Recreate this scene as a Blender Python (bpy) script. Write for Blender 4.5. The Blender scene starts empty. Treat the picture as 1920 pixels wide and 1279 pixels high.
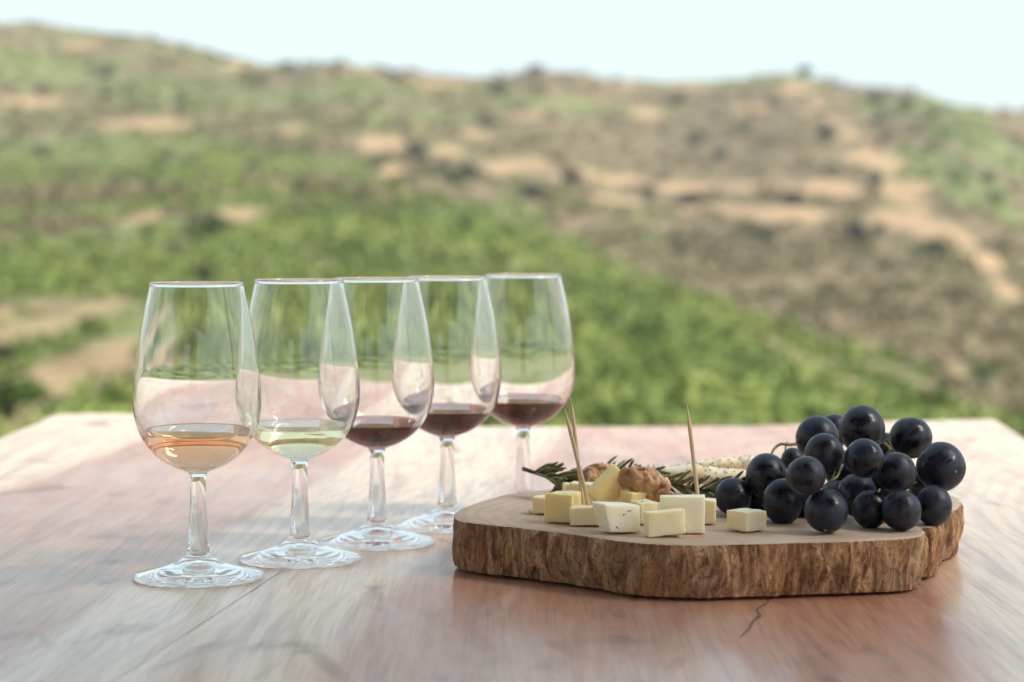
import bpy, bmesh, math, random
import numpy as np
from mathutils import Vector, Matrix, noise
R = math.radians
rnd = random.Random(7)
scene = bpy.context.scene
COL = scene.collection

# ------------------------------------------------------------------ camera, sky, sun, exposure
TZ = 0.75                      # table top height
CAMZ = TZ + 0.185
F = 4100.0                     # focal length in pixels of the 1920 px wide photograph
PITCH = math.atan((639.5-425)/F)
cam = bpy.data.cameras.new('camera')
cam.sensor_width = 36; cam.lens = 36*F/1920
cam.clip_start = 0.02; cam.clip_end = 8000
cam.dof.use_dof = True; cam.dof.focus_distance = 1.14; cam.dof.aperture_fstop = 8.5
camo = bpy.data.objects.new('camera', cam); COL.objects.link(camo)
camo.location = (0, 0, CAMZ); camo.rotation_euler = (R(90)-PITCH, 0, 0)
scene.camera = camo

SUN_EL, SUN_AZ = R(48), R(112)     # azimuth clockwise from +Y (the view direction)
w = bpy.data.worlds.new('World'); scene.world = w; w.use_nodes = True
nt = w.node_tree; bg = nt.nodes['Background']
sky = nt.nodes.new('ShaderNodeTexSky'); sky.sky_type = 'NISHITA'; sky.sun_disc = False
sky.sun_elevation = SUN_EL; sky.sun_rotation = SUN_AZ
sky.air_density = 1.0; sky.dust_density = 1.5; sky.ozone_density = 1.0; sky.altitude = 300
hs = nt.nodes.new('ShaderNodeHueSaturation'); hs.inputs['Saturation'].default_value = 0.62
nt.links.new(sky.outputs[0], hs.inputs['Color']); 
veil = nt.nodes.new('ShaderNodeMix'); veil.data_type = 'RGBA'; veil.inputs[0].default_value = .6   # thin bright cloud over the whole sky
veil.inputs[7].default_value = (2.32, 2.95, 3.05, 1); nt.links.new(hs.outputs[0], veil.inputs[6]); nt.links.new(veil.outputs[2], bg.inputs['Color'])
bg.inputs['Strength'].default_value = 0.125
sun = bpy.data.lights.new('sun', 'SUN'); sun.energy = 3.1; sun.angle = R(25); sun.color = (1, .94, .85)
suno = bpy.data.objects.new('sun', sun); COL.objects.link(suno); suno.location = (4, -4, 8)
sd = Vector((math.sin(SUN_AZ)*math.cos(SUN_EL), math.cos(SUN_AZ)*math.cos(SUN_EL), math.sin(SUN_EL)))
suno.rotation_euler = sd.to_track_quat('Z', 'Y').to_euler()
vs = scene.view_settings
scene.display_settings.display_device = 'sRGB'
vs.view_transform = 'Standard'; vs.look = 'None'; vs.gamma = 1; vs.exposure = 1.25
cy = scene.cycles
scene.render.engine = 'CYCLES'
cy.use_denoising = True; cy.max_bounces = 40; cy.transmission_bounces = 40; cy.glossy_bounces = 40
cy.diffuse_bounces = 4; cy.transparent_max_bounces = 8; cy.sample_clamp_indirect = 12

# ------------------------------------------------------------------ helpers
def ray(px, py):
    x = (px-960)/F; y = -(py-639.5)/F
    c, s = math.cos(PITCH), math.sin(PITCH)
    return Vector((x, c + y*s, -s + y*c))          # forward depth 1
def PZ(px, py, z):                                  # pixel -> point on a horizontal plane
    r = ray(px, py); t = (z-CAMZ)/r.z
    return Vector((0, 0, CAMZ)) + r*t
def PS(px, py, s):                                  # pixel -> point where 1 mm spans s photo pixels
    return Vector((0, 0, CAMZ)) + ray(px, py)*(F/s/1000)

def props(o, label=None, cat=None, group=None, kind=None):
    if label: o['label'] = label
    if cat: o['category'] = cat
    if group: o['group'] = group
    if kind: o['kind'] = kind
    return o
def empty(name, loc, label, cat, group=None, rot=(0, 0, 0)):
    o = bpy.data.objects.new(name, None); COL.objects.link(o); o.empty_display_size = .01
    o.location = loc; o.rotation_euler = rot
    return props(o, label, cat, group)
def link(name, me, mat, parent=None, smooth=True, loc=None):
    o = bpy.data.objects.new(name, me); COL.objects.link(o)
    if mat and not me.materials: me.materials.append(mat)
    if smooth: me.polygons.foreach_set('use_smooth', [True]*len(me.polygons))
    if parent: o.parent = parent
    if loc is not None: o.location = loc
    return o
def mesh(name, verts, faces):
    me = bpy.data.meshes.new(name); me.from_pydata([tuple(v) for v in verts], [], faces); me.update(); return me
def mesh_np(name, V, Fq, k=4):
    me = bpy.data.meshes.new(name); n = len(Fq)
    me.vertices.add(len(V)); me.vertices.foreach_set('co', np.asarray(V, dtype=np.float32).ravel())
    me.loops.add(n*k); me.loops.foreach_set('vertex_index', np.asarray(Fq, dtype=np.int32).ravel())
    me.polygons.add(n); me.polygons.foreach_set('loop_start', np.arange(n, dtype=np.int32)*k)
    me.polygons.foreach_set('loop_total', np.full(n, k, dtype=np.int32))
    me.update(calc_edges=True); return me
def from_bm(name, bm):
    me = bpy.data.meshes.new(name); bm.to_mesh(me); bm.free(); me.update(); return me
def spline(pts, n):                                  # Catmull-Rom through points of any dimension
    P = [np.array(p, float) for p in pts]; P = [2*P[0]-P[1]] + P + [2*P[-1]-P[-2]]
    out = []
    for i in range(1, len(P)-2):
        for k in range(n):
            t = k/n; a, b, c, d = P[i-1:i+3]
            out.append(.5*((2*b)+(c-a)*t+(2*a-5*b+4*c-d)*t*t+(3*b-a-3*c+d)*t**3))
    out.append(P[-2]); return out
def tube(path, rad, seg=10, cap=True):
    """swept tube along 3D points with a radius for each; returns verts, faces"""
    V, Fc = [], []; n = len(path); path = [Vector(p) for p in path]
    up = Vector((0.13, 0.2, 1)).normalized()
    for i, p in enumerate(path):
        t = (path[min(i+1, n-1)]-path[max(i-1, 0)]).normalized()
        a = t.cross(up)
        if a.length < 1e-3: a = t.cross(Vector((1, 0, 0)))
        a.normalize(); b = t.cross(a).normalized()
        r = rad[i] if hasattr(rad, '__len__') else rad
        for k in range(seg):
            an = 2*math.pi*k/seg
            V.append(p + a*math.cos(an)*r + b*math.sin(an)*r)
    for i in range(n-1):
        for k in range(seg):
            k2 = (k+1) % seg
            Fc.append((i*seg+k, i*seg+k2, (i+1)*seg+k2, (i+1)*seg+k))
    if cap: Fc.append(tuple(range(seg))[::-1]); Fc.append(tuple((n-1)*seg+k for k in range(seg)))
    return V, Fc

# ------------------------------------------------------------------ node helpers
class NT:
    def __init__(s, name):
        s.m = bpy.data.materials.new(name); s.m.use_nodes = True; s.t = s.m.node_tree
        s.b = s.t.nodes['Principled BSDF']; s.out = s.t.nodes['Material Output']
    def n(s, typ, **kw):
        nd = s.t.nodes.new('ShaderNode'+typ)
        for k, v in kw.items():
            if hasattr(nd, k) and k not in nd.inputs: setattr(nd, k, v)
            else: s.set(nd, k, v)
        return nd
    def set(s, nd, k, v):
        i = nd.inputs[k]
        if hasattr(v, 'bl_idname') or isinstance(v, bpy.types.NodeSocket):
            s.t.links.new(v if isinstance(v, bpy.types.NodeSocket) else v.outputs[0], i)
        else: i.default_value = v
    def coord(s, scale=(1, 1, 1), rot=(0, 0, 0), loc=(0, 0, 0), src='Object'):
        tc = s.n('TexCoord'); mp = s.n('Mapping'); s.t.links.new(tc.outputs[src], mp.inputs['Vector'])
        mp.inputs['Scale'].default_value = scale; mp.inputs['Rotation'].default_value = rot; mp.inputs['Location'].default_value = loc
        return mp.outputs[0]
    def noise(s, vec, scale, detail=6, rough=.55, dist=0):
        nd = s.n('TexNoise'); s.set(nd, 'Vector', vec); s.set(nd, 'Scale', scale); s.set(nd, 'Detail', detail)
        s.set(nd, 'Roughness', rough); s.set(nd, 'Distortion', dist); return nd.outputs['Fac']
    def ramp(s, fac, stops):
        nd = s.n('ValToRGB'); s.set(nd, 'Fac', fac); e = nd.color_ramp.elements
        while len(e) < len(stops): e.new(.5)
        for i, (p, c) in enumerate(stops):
            e[i].position = p; e[i].color = (c, c, c, 1) if isinstance(c, (int, float)) else (*c, 1)
        return nd.outputs['Color']
    def mix(s, fac, a, b, mode='MIX'):
        nd = s.n('Mix'); nd.data_type = 'RGBA'; nd.blend_type = mode
        def put(i, v):
            if isinstance(v, bpy.types.NodeSocket): s.t.links.new(v, nd.inputs[i])
            elif isinstance(v, tuple): nd.inputs[i].default_value = (*v, 1)
            else: nd.inputs[i].default_value = v
        put(0, fac); put(6, a); put(7, b); return nd.outputs[2]
    def math(s, op, a, b=0.0):
        nd = s.n('Math'); nd.operation = op
        for i, v in ((0, a), (1, b)):
            if isinstance(v, bpy.types.NodeSocket): s.t.links.new(v, nd.inputs[i])
            else: nd.inputs[i].default_value = v
        return nd.outputs[0]
    def bump(s, h, strength, dist=.001, nrm=None):
        nd = s.n('Bump'); s.set(nd, 'Height', h); s.set(nd, 'Strength', strength); s.set(nd, 'Distance', dist)
        if nrm is not None: s.set(nd, 'Normal', nrm)
        return nd.outputs[0]
    def P(s, **kw):
        for k, v in kw.items():
            k = k.replace('_', ' ')
            if isinstance(v, tuple) and len(v) == 3 and 'Color' in k: v = (*v, 1)
            s.set(s.b, k, v)
        return s.m

# ---- glass and wines
g = NT('clear_glass')
M_GLASS = g.P(Base_Color=(.985, .995, .99), Roughness=0.0, IOR=1.5)
g.b.inputs['Transmission Weight'].default_value = 1
def wine_mat(name, density, col, ior=1.34):
    m = NT(name); m.P(Base_Color=(1, 1, 1), Roughness=0.0, IOR=ior); m.b.inputs['Transmission Weight'].default_value = 1
    va = m.n('VolumeAbsorption'); va.inputs['Color'].default_value = (*col, 1); va.inputs['Density'].default_value = density
    m.t.links.new(va.outputs[0], m.out.inputs['Volume']); return m.m
M_ROSE = wine_mat('rose_wine', 31, (1.0, .54, .14))
M_WHITE = wine_mat('white_wine', 14, (.995, .84, .18))
M_RED = wine_mat('red_wine', 700, (.885, .17, .20))

# ---- table wood
ANG = -R(6.8)                                    # boards run away from the camera, slightly to the right
m = NT('table_wood')
rot = (0, 0, -ANG)
v0 = m.coord(rot=rot)                            # boards along local y
vg = m.coord(scale=(1, .07, 1), rot=rot)
vl = m.coord(scale=(1, .30, 1), rot=rot)
warp = m.noise(m.coord(scale=(1, .35, 1), rot=rot), 3.2, 2, .5)
sep = m.n('SeparateXYZ'); m.set(sep, 'Vector', v0)
xx = m.math('ADD', sep.outputs['X'], m.math('MULTIPLY', warp, .20))
band = m.n('TexWave'); band.wave_type = 'BANDS'; band.bands_direction = 'X'
cmb = m.n('CombineXYZ'); m.set(cmb, 'X', xx)
m.set(band, 'Vector', cmb.outputs[0]); m.set(band, 'Scale', 28.0); m.set(band, 'Distortion', 2.0); m.set(band, 'Detail', 3.0)
fine = m.noise(vg, 260, 5, .6, .3)
pore = m.noise(m.coord(scale=(1, .02, 1), rot=rot), 520, 3, .7)
streak = m.noise(vg, 70, 5, .6, .6)
big = m.noise(vl, 5.5, 5, .6, .8)
pal = m.noise(m.coord(scale=(1, .45, 1), rot=rot, loc=(3.1, 1.7, 0)), 9.0, 7, .66, .5)
# boards of different tone: constant steps across x
seam = m.ramp(m.n('MapRange', **{'Value': m.math('ADD', sep.outputs['X'], m.math('MULTIPLY', warp, .02)), 'From Min': -.99, 'From Max': 1.01}).outputs[0],
              [(0, .95), (.300, .95), (.312, .30), (.410, .36), (.4165, .9), (.478, .95), (.487, .30), (.617, .35), (.632, .95)])
tone = m.math('ADD', m.math('MULTIPLY', seam, .56), m.math('MULTIPLY', big, .52))
base = m.ramp(tone, [(.30, (.38, .125, .06)), (.46, (.56, .27, .16)), (.60, (.71, .46, .30)), (.8, (.84, .65, .46))])
base = m.mix(m.ramp(streak, [(.46, .0), (.68, .5)]), base, (.24, .075, .05))
base = m.mix(m.math('MULTIPLY', m.ramp(band.outputs[1], [(.35, .0), (.9, .7)]), m.ramp(pal, [(.42, .0), (.62, .55)])), base, (.30, .115, .075))
base = m.mix(m.ramp(pal, [(.46, 0), (.70, .5)]), base, (.70, .56, .49))
base = m.mix(m.ramp(fine, [(.4, 0), (.75, .22)]), base, (.75, .55, .45))
base = m.mix(m.ramp(pore, [(.50, 0), (.66, .34)]), base, (.20, .07, .045))
knot = m.noise(m.coord(scale=(1, .5, 1), rot=rot, loc=(5, 2, 0)), 17, 3, .5, 1.5)
base = m.mix(m.ramp(knot, [(.60, 0), (.74, .75)]), base, (.20, .08, .055))
rgh = m.ramp(m.noise(m.coord(scale=(1, .4, 1), rot=rot), 14, 6, .6), [(.3, .30), (.7, .5)])
bm_ = m.bump(m.math('ADD', m.math('MULTIPLY', fine, .5), streak), .10, .0008)
M_TABLE = m.P(Base_Color=base, Roughness=rgh, Normal=bm_, IOR=1.5)
m.b.inputs['Coat Weight'].default_value = .45; m.b.inputs['Coat Roughness'].default_value = .17

m = NT('table_edge_wood')
v = m.coord(scale=(1, .1, 3), rot=rot)
M_TEDGE = m.P(Base_Color=m.ramp(m.noise(v, 20, 6), [(.3, (.20, .10, .06)), (.7, (.45, .28, .18))]), Roughness=.7)
m = NT('gap_filler'); M_GAP = m.P(Base_Color=(.16, .09, .065), Roughness=.8)

# ---- serving board
m = NT('board_cut_face')
v = m.coord(scale=(1, 1.15, 1))
wv = m.n('TexWave'); wv.wave_type = 'RINGS'; wv.rings_direction = 'Z'
m.set(wv, 'Vector', v); m.set(wv, 'Scale', 38.0); m.set(wv, 'Distortion', 5.0); m.set(wv, 'Detail', 4.0); m.set(wv, 'Detail Scale', 1.2)
n1 = m.noise(m.coord(), 14, 6, .6, .4); n2 = m.noise(m.coord(), 220, 5, .6)
c = m.ramp(n1, [(.3, (.43, .295, .20)), (.55, (.58, .42, .30)), (.75, (.68, .52, .38))])
c = m.mix(m.ramp(wv.outputs[1], [(.3, 0), (1, .16)]), c, (.15, .085, .05))
c = m.mix(m.ramp(n2, [(.55, 0), (.8, .25)]), c, (.12, .07, .045))
M_CUT = m.P(Base_Color=c, Roughness=.55, Normal=m.bump(n2, .25, .0006))
m = NT('bark')
v = m.coord(scale=(1, 1, .26), rot=(.0, .12, 0)); v2 = m.coord(scale=(1, 1, .5))
n1 = m.noise(v, 190, 8, .68, .8); n2 = m.noise(v2, 22, 5, .6, .6); n3 = m.noise(m.coord(), 420, 5, .7)
c = m.ramp(n1, [(.32, (.03, .014, .008)), (.43, (.19, .09, .042)), (.54, (.48, .25, .12)), (.68, (.80, .54, .31))])
c = m.mix(m.ramp(n2, [(.42, 0), (.62, .55)]), c, (.44, .21, .09))
c = m.mix(m.ramp(m.noise(m.coord(loc=(.3, .1, .2)), 45, 5, .65), [(.5, 0), (.68, .55)]), c, (.50, .34, .21))
c = m.mix(m.ramp(n3, [(.52, 0), (.66, .7)]), c, (.07, .033, .018))
M_BARK = m.P(Base_Color=c, Roughness=.85, Normal=m.bump(m.math('ADD', n1, m.math('MULTIPLY', n3, .4)), .95, .0032))

# ---- food
def cheese_mat(name, c1, c2, sss=.8):
    m = NT(name); v = m.coord()
    n1 = m.noise(v, 60, 4, .6); n2 = m.noise(v, 500, 4, .6)
    c = m.ramp(n1, [(.3, c1), (.7, c2)])
    c = m.mix(m.ramp(n2, [(.7, 0), (.76, .4)]), c, (.55, .45, .2))
    m.P(Base_Color=c, Roughness=m.ramp(n1, [(.3, .38), (.7, .55)]), Normal=m.bump(m.math('ADD', n1, m.math('MULTIPLY', n2, .25)), .35, .0012))
    m.b.inputs['Subsurface Weight'].default_value = sss; m.b.inputs['Subsurface Radius'].default_value = (1, .75, .35)
    m.b.inputs['Subsurface Scale'].default_value = .004
    return m.m
M_CH_Y = cheese_mat('yellow_cheese', (.97, .70, .28), (.98, .77, .40))
M_CH_P = cheese_mat('pale_cheese', (.98, .79, .50), (.98, .84, .60))
M_CH_W = cheese_mat('white_cheese', (.98, .85, .63), (.98, .89, .72))
M_CH_C = cheese_mat('cream_cheese_cube', (.88, .76, .48), (.90, .82, .58))
m = NT('grape_skin'); v = m.coord()
lw = m.n('LayerWeight'); lw.inputs['Blend'].default_value = .35
oi = m.n('ObjectInfo')
vo = m.n('VectorMath'); vo.operation = 'ADD'; m.t.links.new(v, vo.inputs[0]); m.t.links.new(oi.outputs['Random'], vo.inputs[1])
v = vo.outputs[0]
n1 = m.noise(v, 75, 5, .65, 1.6); n2 = m.noise(v, 480, 4, .6)
hue = m.mix(oi.outputs['Random'], (.012, .022, .048), (.024, .024, .044))
c = m.mix(m.ramp(n1, [(.40, .05), (.60, 1)]), (.003, .003, .005), hue)
c = m.mix(m.ramp(n2, [(.66, 0), (.72, .35)]), c, (.003, .003, .004))
M_GRAPE = m.P(Base_Color=c, Roughness=m.ramp(n1, [(.38, .24), (.62, .50)]), IOR=1.42, Normal=m.bump(n1, .08, .0008))
m.b.inputs['Sheen Weight'].default_value = .05; m.b.inputs['Sheen Roughness'].default_value = .4
m.b.inputs['Sheen Tint'].default_value = (.5, .62, .85, 1)
m = NT('grape_scar'); M_SCAR = m.P(Base_Color=(.32, .13, .05), Roughness=.7)
m = NT('grape_stem'); M_STEM = m.P(Base_Color=m.ramp(m.noise(m.coord(), 150, 3), [(.3, (.10, .12, .03)), (.7, (.28, .24, .08))]), Roughness=.6)
m = NT('walnut'); v = m.coord(); n1 = m.noise(v, 110, 6, .65, .5)
M_WALNUT = m.P(Base_Color=m.ramp(n1, [(.3, (.24, .09, .035)), (.48, (.52, .27, .13)), (.68, (.80, .53, .30))]), Roughness=.45, Normal=m.bump(n1, .3, .0008))
m.b.inputs['Subsurface Weight'].default_value = .12; m.b.inputs['Subsurface Scale'].default_value = .002
m = NT('rosemary_needle'); n1 = m.noise(m.coord(), 160, 3)
M_NEEDLE = m.P(Base_Color=m.ramp(n1, [(.35, (.07, .085, .024)), (.65, (.24, .235, .075))]), Roughness=.45)
m = NT('rosemary_stem'); M_RSTEM = m.P(Base_Color=m.ramp(m.noise(m.coord(), 200, 3), [(.3, (.05, .025, .012)), (.7, (.16, .09, .045))]), Roughness=.7)
m = NT('bread_crust'); v = m.coord(); n1 = m.noise(v, 70, 6, .6)
M_BREAD = m.P(Base_Color=m.ramp(n1, [(.35, (.74, .54, .28)), (.5, (.90, .77, .52)), (.7, (.95, .88, .70))]), Roughness=.6, Normal=m.bump(n1, .5, .002))
m = NT('poppy_seed'); M_SEED = m.P(Base_Color=(.012, .014, .022), Roughness=.5)
m = NT('toothpick_wood'); n1 = m.noise(m.coord(scale=(1, 1, .05)), 1500, 4)
M_PICK = m.P(Base_Color=m.ramp(n1, [(.3, (.55, .38, .20)), (.7, (.78, .60, .38))]), Roughness=.55)
m = NT('herb_speck'); M_HERB = m.P(Base_Color=(.03, .04, .015), Roughness=.7)

# ================================================================== TERRAIN
def I(x, xs, ys): return np.interp(x, xs, ys)
SKYL = [(-400, 20), (0, 32), (60, 37), (130, 50), (240, 66), (330, 88), (420, 106), (470, 118), (540, 124), (600, 122), (700, 132), (760, 138), (800, 142), (900, 150),
        (960, 146), (1000, 138), (1060, 142), (1150, 152), (1250, 146), (1330, 148), (1400, 152), (1450, 146), (1500, 150), (1560, 155), (1650, 168), (1750, 188), (1830, 203), (1920, 220), (2400, 300)]
CREST = [(-400, 330), (0, 330), (500, 335), (700, 350), (800, 372), (900, 398), (1000, 440), (1100, 480), (1200, 522), (1300, 560), (1400, 598), (1500, 632), (1600, 660), (1700, 690), (1800, 735), (1900, 785), (2100, 870), (2400, 930)]
def Tval(px, y):
    """tangent of the elevation of the ground at azimuth px (photo pixels) and distance y"""
    vS = I(px, *zip(*SKYL)); vA = I(px, *zip(*CREST))
    tS = (425-vS)/F; tA = (425-vA)/F
    yA = I(px, [-400, 0, 700, 1100, 1500, 1900, 2400], [120, 115, 95, 74, 54, 40, 30])
    dip = I(px, [600, 1050], [0, .014]); yS = 235 + 14*np.sin(px/170.) + 8*np.sin(px/61.)
    t0 = (425-960)/F; y0 = 13.
    a = np.clip(np.log(y/y0)/np.log(yA/y0), 0, 1)
    T = t0 + (tA-t0)*a**.9
    yd = yA*1.22
    b = np.clip((y-yA)/(yd-yA), 0, 1); T = np.where(y > yA, tA - dip*np.sin(b*math.pi/2), T)
    c = np.clip((np.log(y)-np.log(yd))/(np.log(yS)-np.log(yd)), 0, 1)
    c = c**1.05
    T = np.where(y > yd, (tA-dip) + (tS-(tA-dip))*c, T)
    zS = tS*yS
    T = np.where(y > yS, (zS - (y-yS)*.10 - ((y-yS)/60.)**2*.4)/y, T)
    Tn = np.maximum(-.25, -0.95/np.maximum(y, .1))
    k = np.clip((y-5)/8., 0, 1); return Tn*(1-k)+T*k
def vnoise(x, y, s, seed=0):
    """cheap smooth value noise, vectorised"""
    x = x/s + 31.7*seed; y = y/s - 17.3*seed
    xi = np.floor(x).astype(np.int64); yi = np.floor(y).astype(np.int64); fx = x-xi; fy = y-yi
    fx = fx*fx*(3-2*fx); fy = fy*fy*(3-2*fy)
    def h(a, b):
        n = (a*374761393 + b*668265263 + seed*974711) & 0x7fffffff
        n = ((n ^ (n >> 13))*1274126177) & 0x7fffffff
        return ((n ^ (n >> 16)) & 0xffff)/65535.
    return (h(xi, yi)*(1-fx)+h(xi+1, yi)*fx)*(1-fy) + (h(xi, yi+1)*(1-fx)+h(xi+1, yi+1)*fx)*fy
def fbm(x, y, s, seed=0, o=4):
    t = 0; a = 1; q = 0
    for i in range(o): t = t + a*vnoise(x, y, s/2**i, seed+i); q += a; a *= .5
    return t/q
def ground_z(x, y):
    x = np.asarray(x, float); y = np.asarray(y, float)
    r = np.hypot(x, y); az = np.arctan2(x, y)
    px = 960 + F*np.tan(np.clip(az, -1.2, 1.2))
    f = np.clip((np.abs(az)-.35)/.7, 0, 1); f = f*f*(3-2*f)          # beside and behind the camera the land is low and flat
    d = r*np.cos(np.clip(az, -.35, .35))
    zf = CAMZ + Tval(np.clip(px, -400, 2400), np.maximum(d, .1))*np.maximum(d, .1)
    zb = -.35 - .02*np.minimum(r, 150) + .015*np.maximum(r-60, 0)*(np.sin(az*3)*.5+.5)*np.exp(-r/900.)
    z = zf*(1-f)+zb*f
    amp = np.clip((r-18)/200., 0, 1)
    z = z + amp*(2.0*(fbm(x, y, 26, 3)-.5) + 1.0*(fbm(x, y, 7, 8)-.5))
    return z
def hit(px, py):
    """where the sight line of a photo pixel meets the land"""
    T = (425-py)/F
    ys = np.exp(np.linspace(np.log(16), np.log(246), 900)); t = Tval(np.full_like(ys, px), ys)
    k = np.argmax(t >= T); y = ys[k] if t[k] >= T else 236.
    x = (px-960)/F*y; return x, y, CAMZ + T*y

az_f = np.linspace(-.33, .33, 640); az = np.concatenate([np.linspace(-math.pi, -.34, 70, endpoint=False), az_f, np.linspace(.34, math.pi, 71)[1:]])
az = np.concatenate([az[:70], az_f, az[-70:]])
rr = np.concatenate([np.linspace(2.6, 12, 12, endpoint=False), np.exp(np.linspace(np.log(12), np.log(110), 150, endpoint=False)), np.linspace(110, 262, 240, endpoint=False), np.exp(np.linspace(np.log(262), np.log(3500), 24))])
A, RR = np.meshgrid(az, rr); X = RR*np.sin(A); Y = RR*np.cos(A); Z = ground_z(X, Y)
nr, nc = X.shape
idx = np.arange(nr*nc).reshape(nr, nc)
q = np.stack([idx[:-1, :-1], idx[:-1, 1:], idx[1:, 1:], idx[1:, :-1]], -1).reshape(-1, 4)
# cover masks: sandy tracks and terraces as world-space ellipses, (px, py, half width, half height) of what the photo shows
SAND = [(70, 195, 60, 16), (160, 85, 45, 12), (270, 232, 90, 14), (560, 240, 40, 14), (690, 268, 55, 18), (740, 318, 40, 14), (830, 285, 34, 18), (950, 308, 75, 18), (1080, 325, 45, 16), (1170, 338, 60, 14),
        (1290, 352, 75, 14), (1430, 352, 70, 12), (1560, 358, 70, 18), (1480, 402, 110, 14), (1340, 392, 80, 8), (1150, 375, 60, 8), (1640, 300, 62, 22), (1590, 258, 30, 16), (1560, 228, 24, 14), (1530, 200, 26, 12), (1495, 172, 34, 13), (1625, 285, 34, 14), (1675, 312, 36, 14), (1700, 372, 30, 20), (1690, 402, 50, 18),
        (1300, 155, 50, 10), (1690, 350, 55, 25), (1710, 420, 72, 24), (1780, 440, 60, 22), (1850, 490, 50, 20), (1890, 540, 40, 22), (1400, 205, 55, 12), (1205, 215, 34, 16), (1170, 165, 60, 8), (820, 160, 50, 8), (640, 140, 60, 8),
        (290, 408, 45, 14), (450, 405, 60, 16), (40, 630, 100, 42), (110, 705, 120, 24), (20, 590, 50, 20), (200, 735, 60, 14), (1500, 680, 50, 22), (1790, 690, 40, 10), (980, 215, 40, 10), (470, 130, 40, 8), (900, 245, 40, 8)]
GREEN = [(150, 310, 330, 70, 1), (90, 120, 160, 30, .9), (450, 190, 260, 34, .5), (650, 170, 160, 26, .5), (900, 180, 120, 18, .5), (760, 215, 120, 16, .6), (500, 320, 260, 50, .8), (880, 420, 210, 70, 1), (300, 480, 360, 60, .7), (640, 470, 300, 80, .8), (1050, 520, 170, 60, 1),
         (1250, 640, 240, 90, 1), (1500, 740, 330, 60, 1), (1000, 660, 300, 120, .9), (700, 620, 320, 90, .5), (350, 560, 220, 60, .45), (1280, 600, 120, 40, 1), (1790, 330, 90, 70, .75), (1860, 280, 110, 80, .8), (1860, 380, 80, 60, .7), (1400, 150, 200, 16, .55), (1750, 200, 150, 30, .75), (1100, 200, 200, 20, .5), (250, 150, 260, 20, .6), (1780, 540, 90, 40, .25)]
BROWN = [(1330, 270, 220, 40, 1), (1500, 460, 260, 50, 1), (1450, 530, 220, 50, .9), (1750, 600, 160, 60, .8), (1150, 260, 130, 34, .8), (1130, 420, 120, 24, .6)]
def masks(x, y, z):
    wx = (fbm(x, y, 9, 21)-.5)*4; wz = (fbm(x, y, 6, 22)-.5)*1.3
    S = np.zeros_like(x); G = .12 + .5*np.clip((60-x-.25*y)/60, 0, 1)*np.clip(1.9*fbm(x, y, 16, 31)-.35, 0, 1)
    for px, py, a, b in SAND:
        X0, Y0, Z0 = hit(px, py); k = Y0/F
        d = ((x+wx*Y0/220-X0)/(a*k))**2 + ((z+wz*Y0/220-Z0)/(b*k))**2 + ((y-Y0)/60)**2
        S = np.maximum(S, np.clip(1.35-d, 0, 1)*(1 if Y0 > 75 else .62))
    for px, py, a, b, s in GREEN:
        X0, Y0, Z0 = hit(px, py); k = Y0/F
        d = ((x+wx-X0)/(a*k))**2 + ((z+wz-Z0)/(b*k))**2 + ((y-Y0)/90)**2
        G = np.maximum(G, s*np.clip(1.5-d, 0, 1))
    for px, py, a, b, s in BROWN:
        X0, Y0, Z0 = hit(px, py); k = Y0/F
        d = ((x+wx-X0)/(a*k))**2 + ((z+wz-Z0)/(b*k))**2 + ((y-Y0)/70)**2
        G = G*(1-.8*s*np.clip(1.4-d, 0, 1))
    return S, G
S, G = masks(X.ravel(), Y.ravel(), Z.ravel())
me = mesh_np('hillside', np.stack([X.ravel(), Y.ravel(), Z.ravel()], -1), q)
at = me.color_attributes.new('cover', 'FLOAT_COLOR', 'POINT')
at.data.foreach_set('color', np.stack([S, G, np.zeros_like(S), np.ones_like(S)], -1).astype(np.float32).ravel())
m = NT('hillside_ground')
att = m.n('Attribute'); att.attribute_name = 'cover'
sp = m.n('SeparateColor'); m.set(sp, 'Color', att.outputs['Color'])
v = m.coord()
nA = m.noise(v, .9, 6, .65); nB = m.noise(v, .22, 5, .6); nC = m.noise(v, 3.0, 5, .65)
soil = m.ramp(nA, [(.35, (.105, .082, .046)), (.5, (.165, .13, .075)), (.7, (.225, .178, .108))])
gr = m.ramp(nC, [(.3, (.10, .125, .05)), (.55, (.175, .205, .08)), (.75, (.24, .255, .12))])
gm = m.ramp(m.math('ADD', sp.outputs[1], m.math('MULTIPLY', m.math('SUBTRACT', nB, .5), 1.2)), [(.22, 0), (.6, 1)])
gm = m.math('MULTIPLY', gm, m.ramp(nA, [(.25, 1), (.62, .65)]))
c = m.mix(gm, soil, gr)
sm = m.ramp(m.math('ADD', sp.outputs[0], m.math('MULTIPLY', m.math('SUBTRACT', nA, .5), 1.3)), [(.28, 0), (.85, .85)])
c = m.mix(sm, c, m.ramp(nC, [(.3, (.33, .22, .125)), (.7, (.42, .29, .17))]))
M_GROUND = m.P(Base_Color=c, Roughness=.95)
m.b.inputs['Specular IOR Level'].default_value = .1
hill = link('hillside', me, M_GROUND); props(hill, kind='structure')

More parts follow.
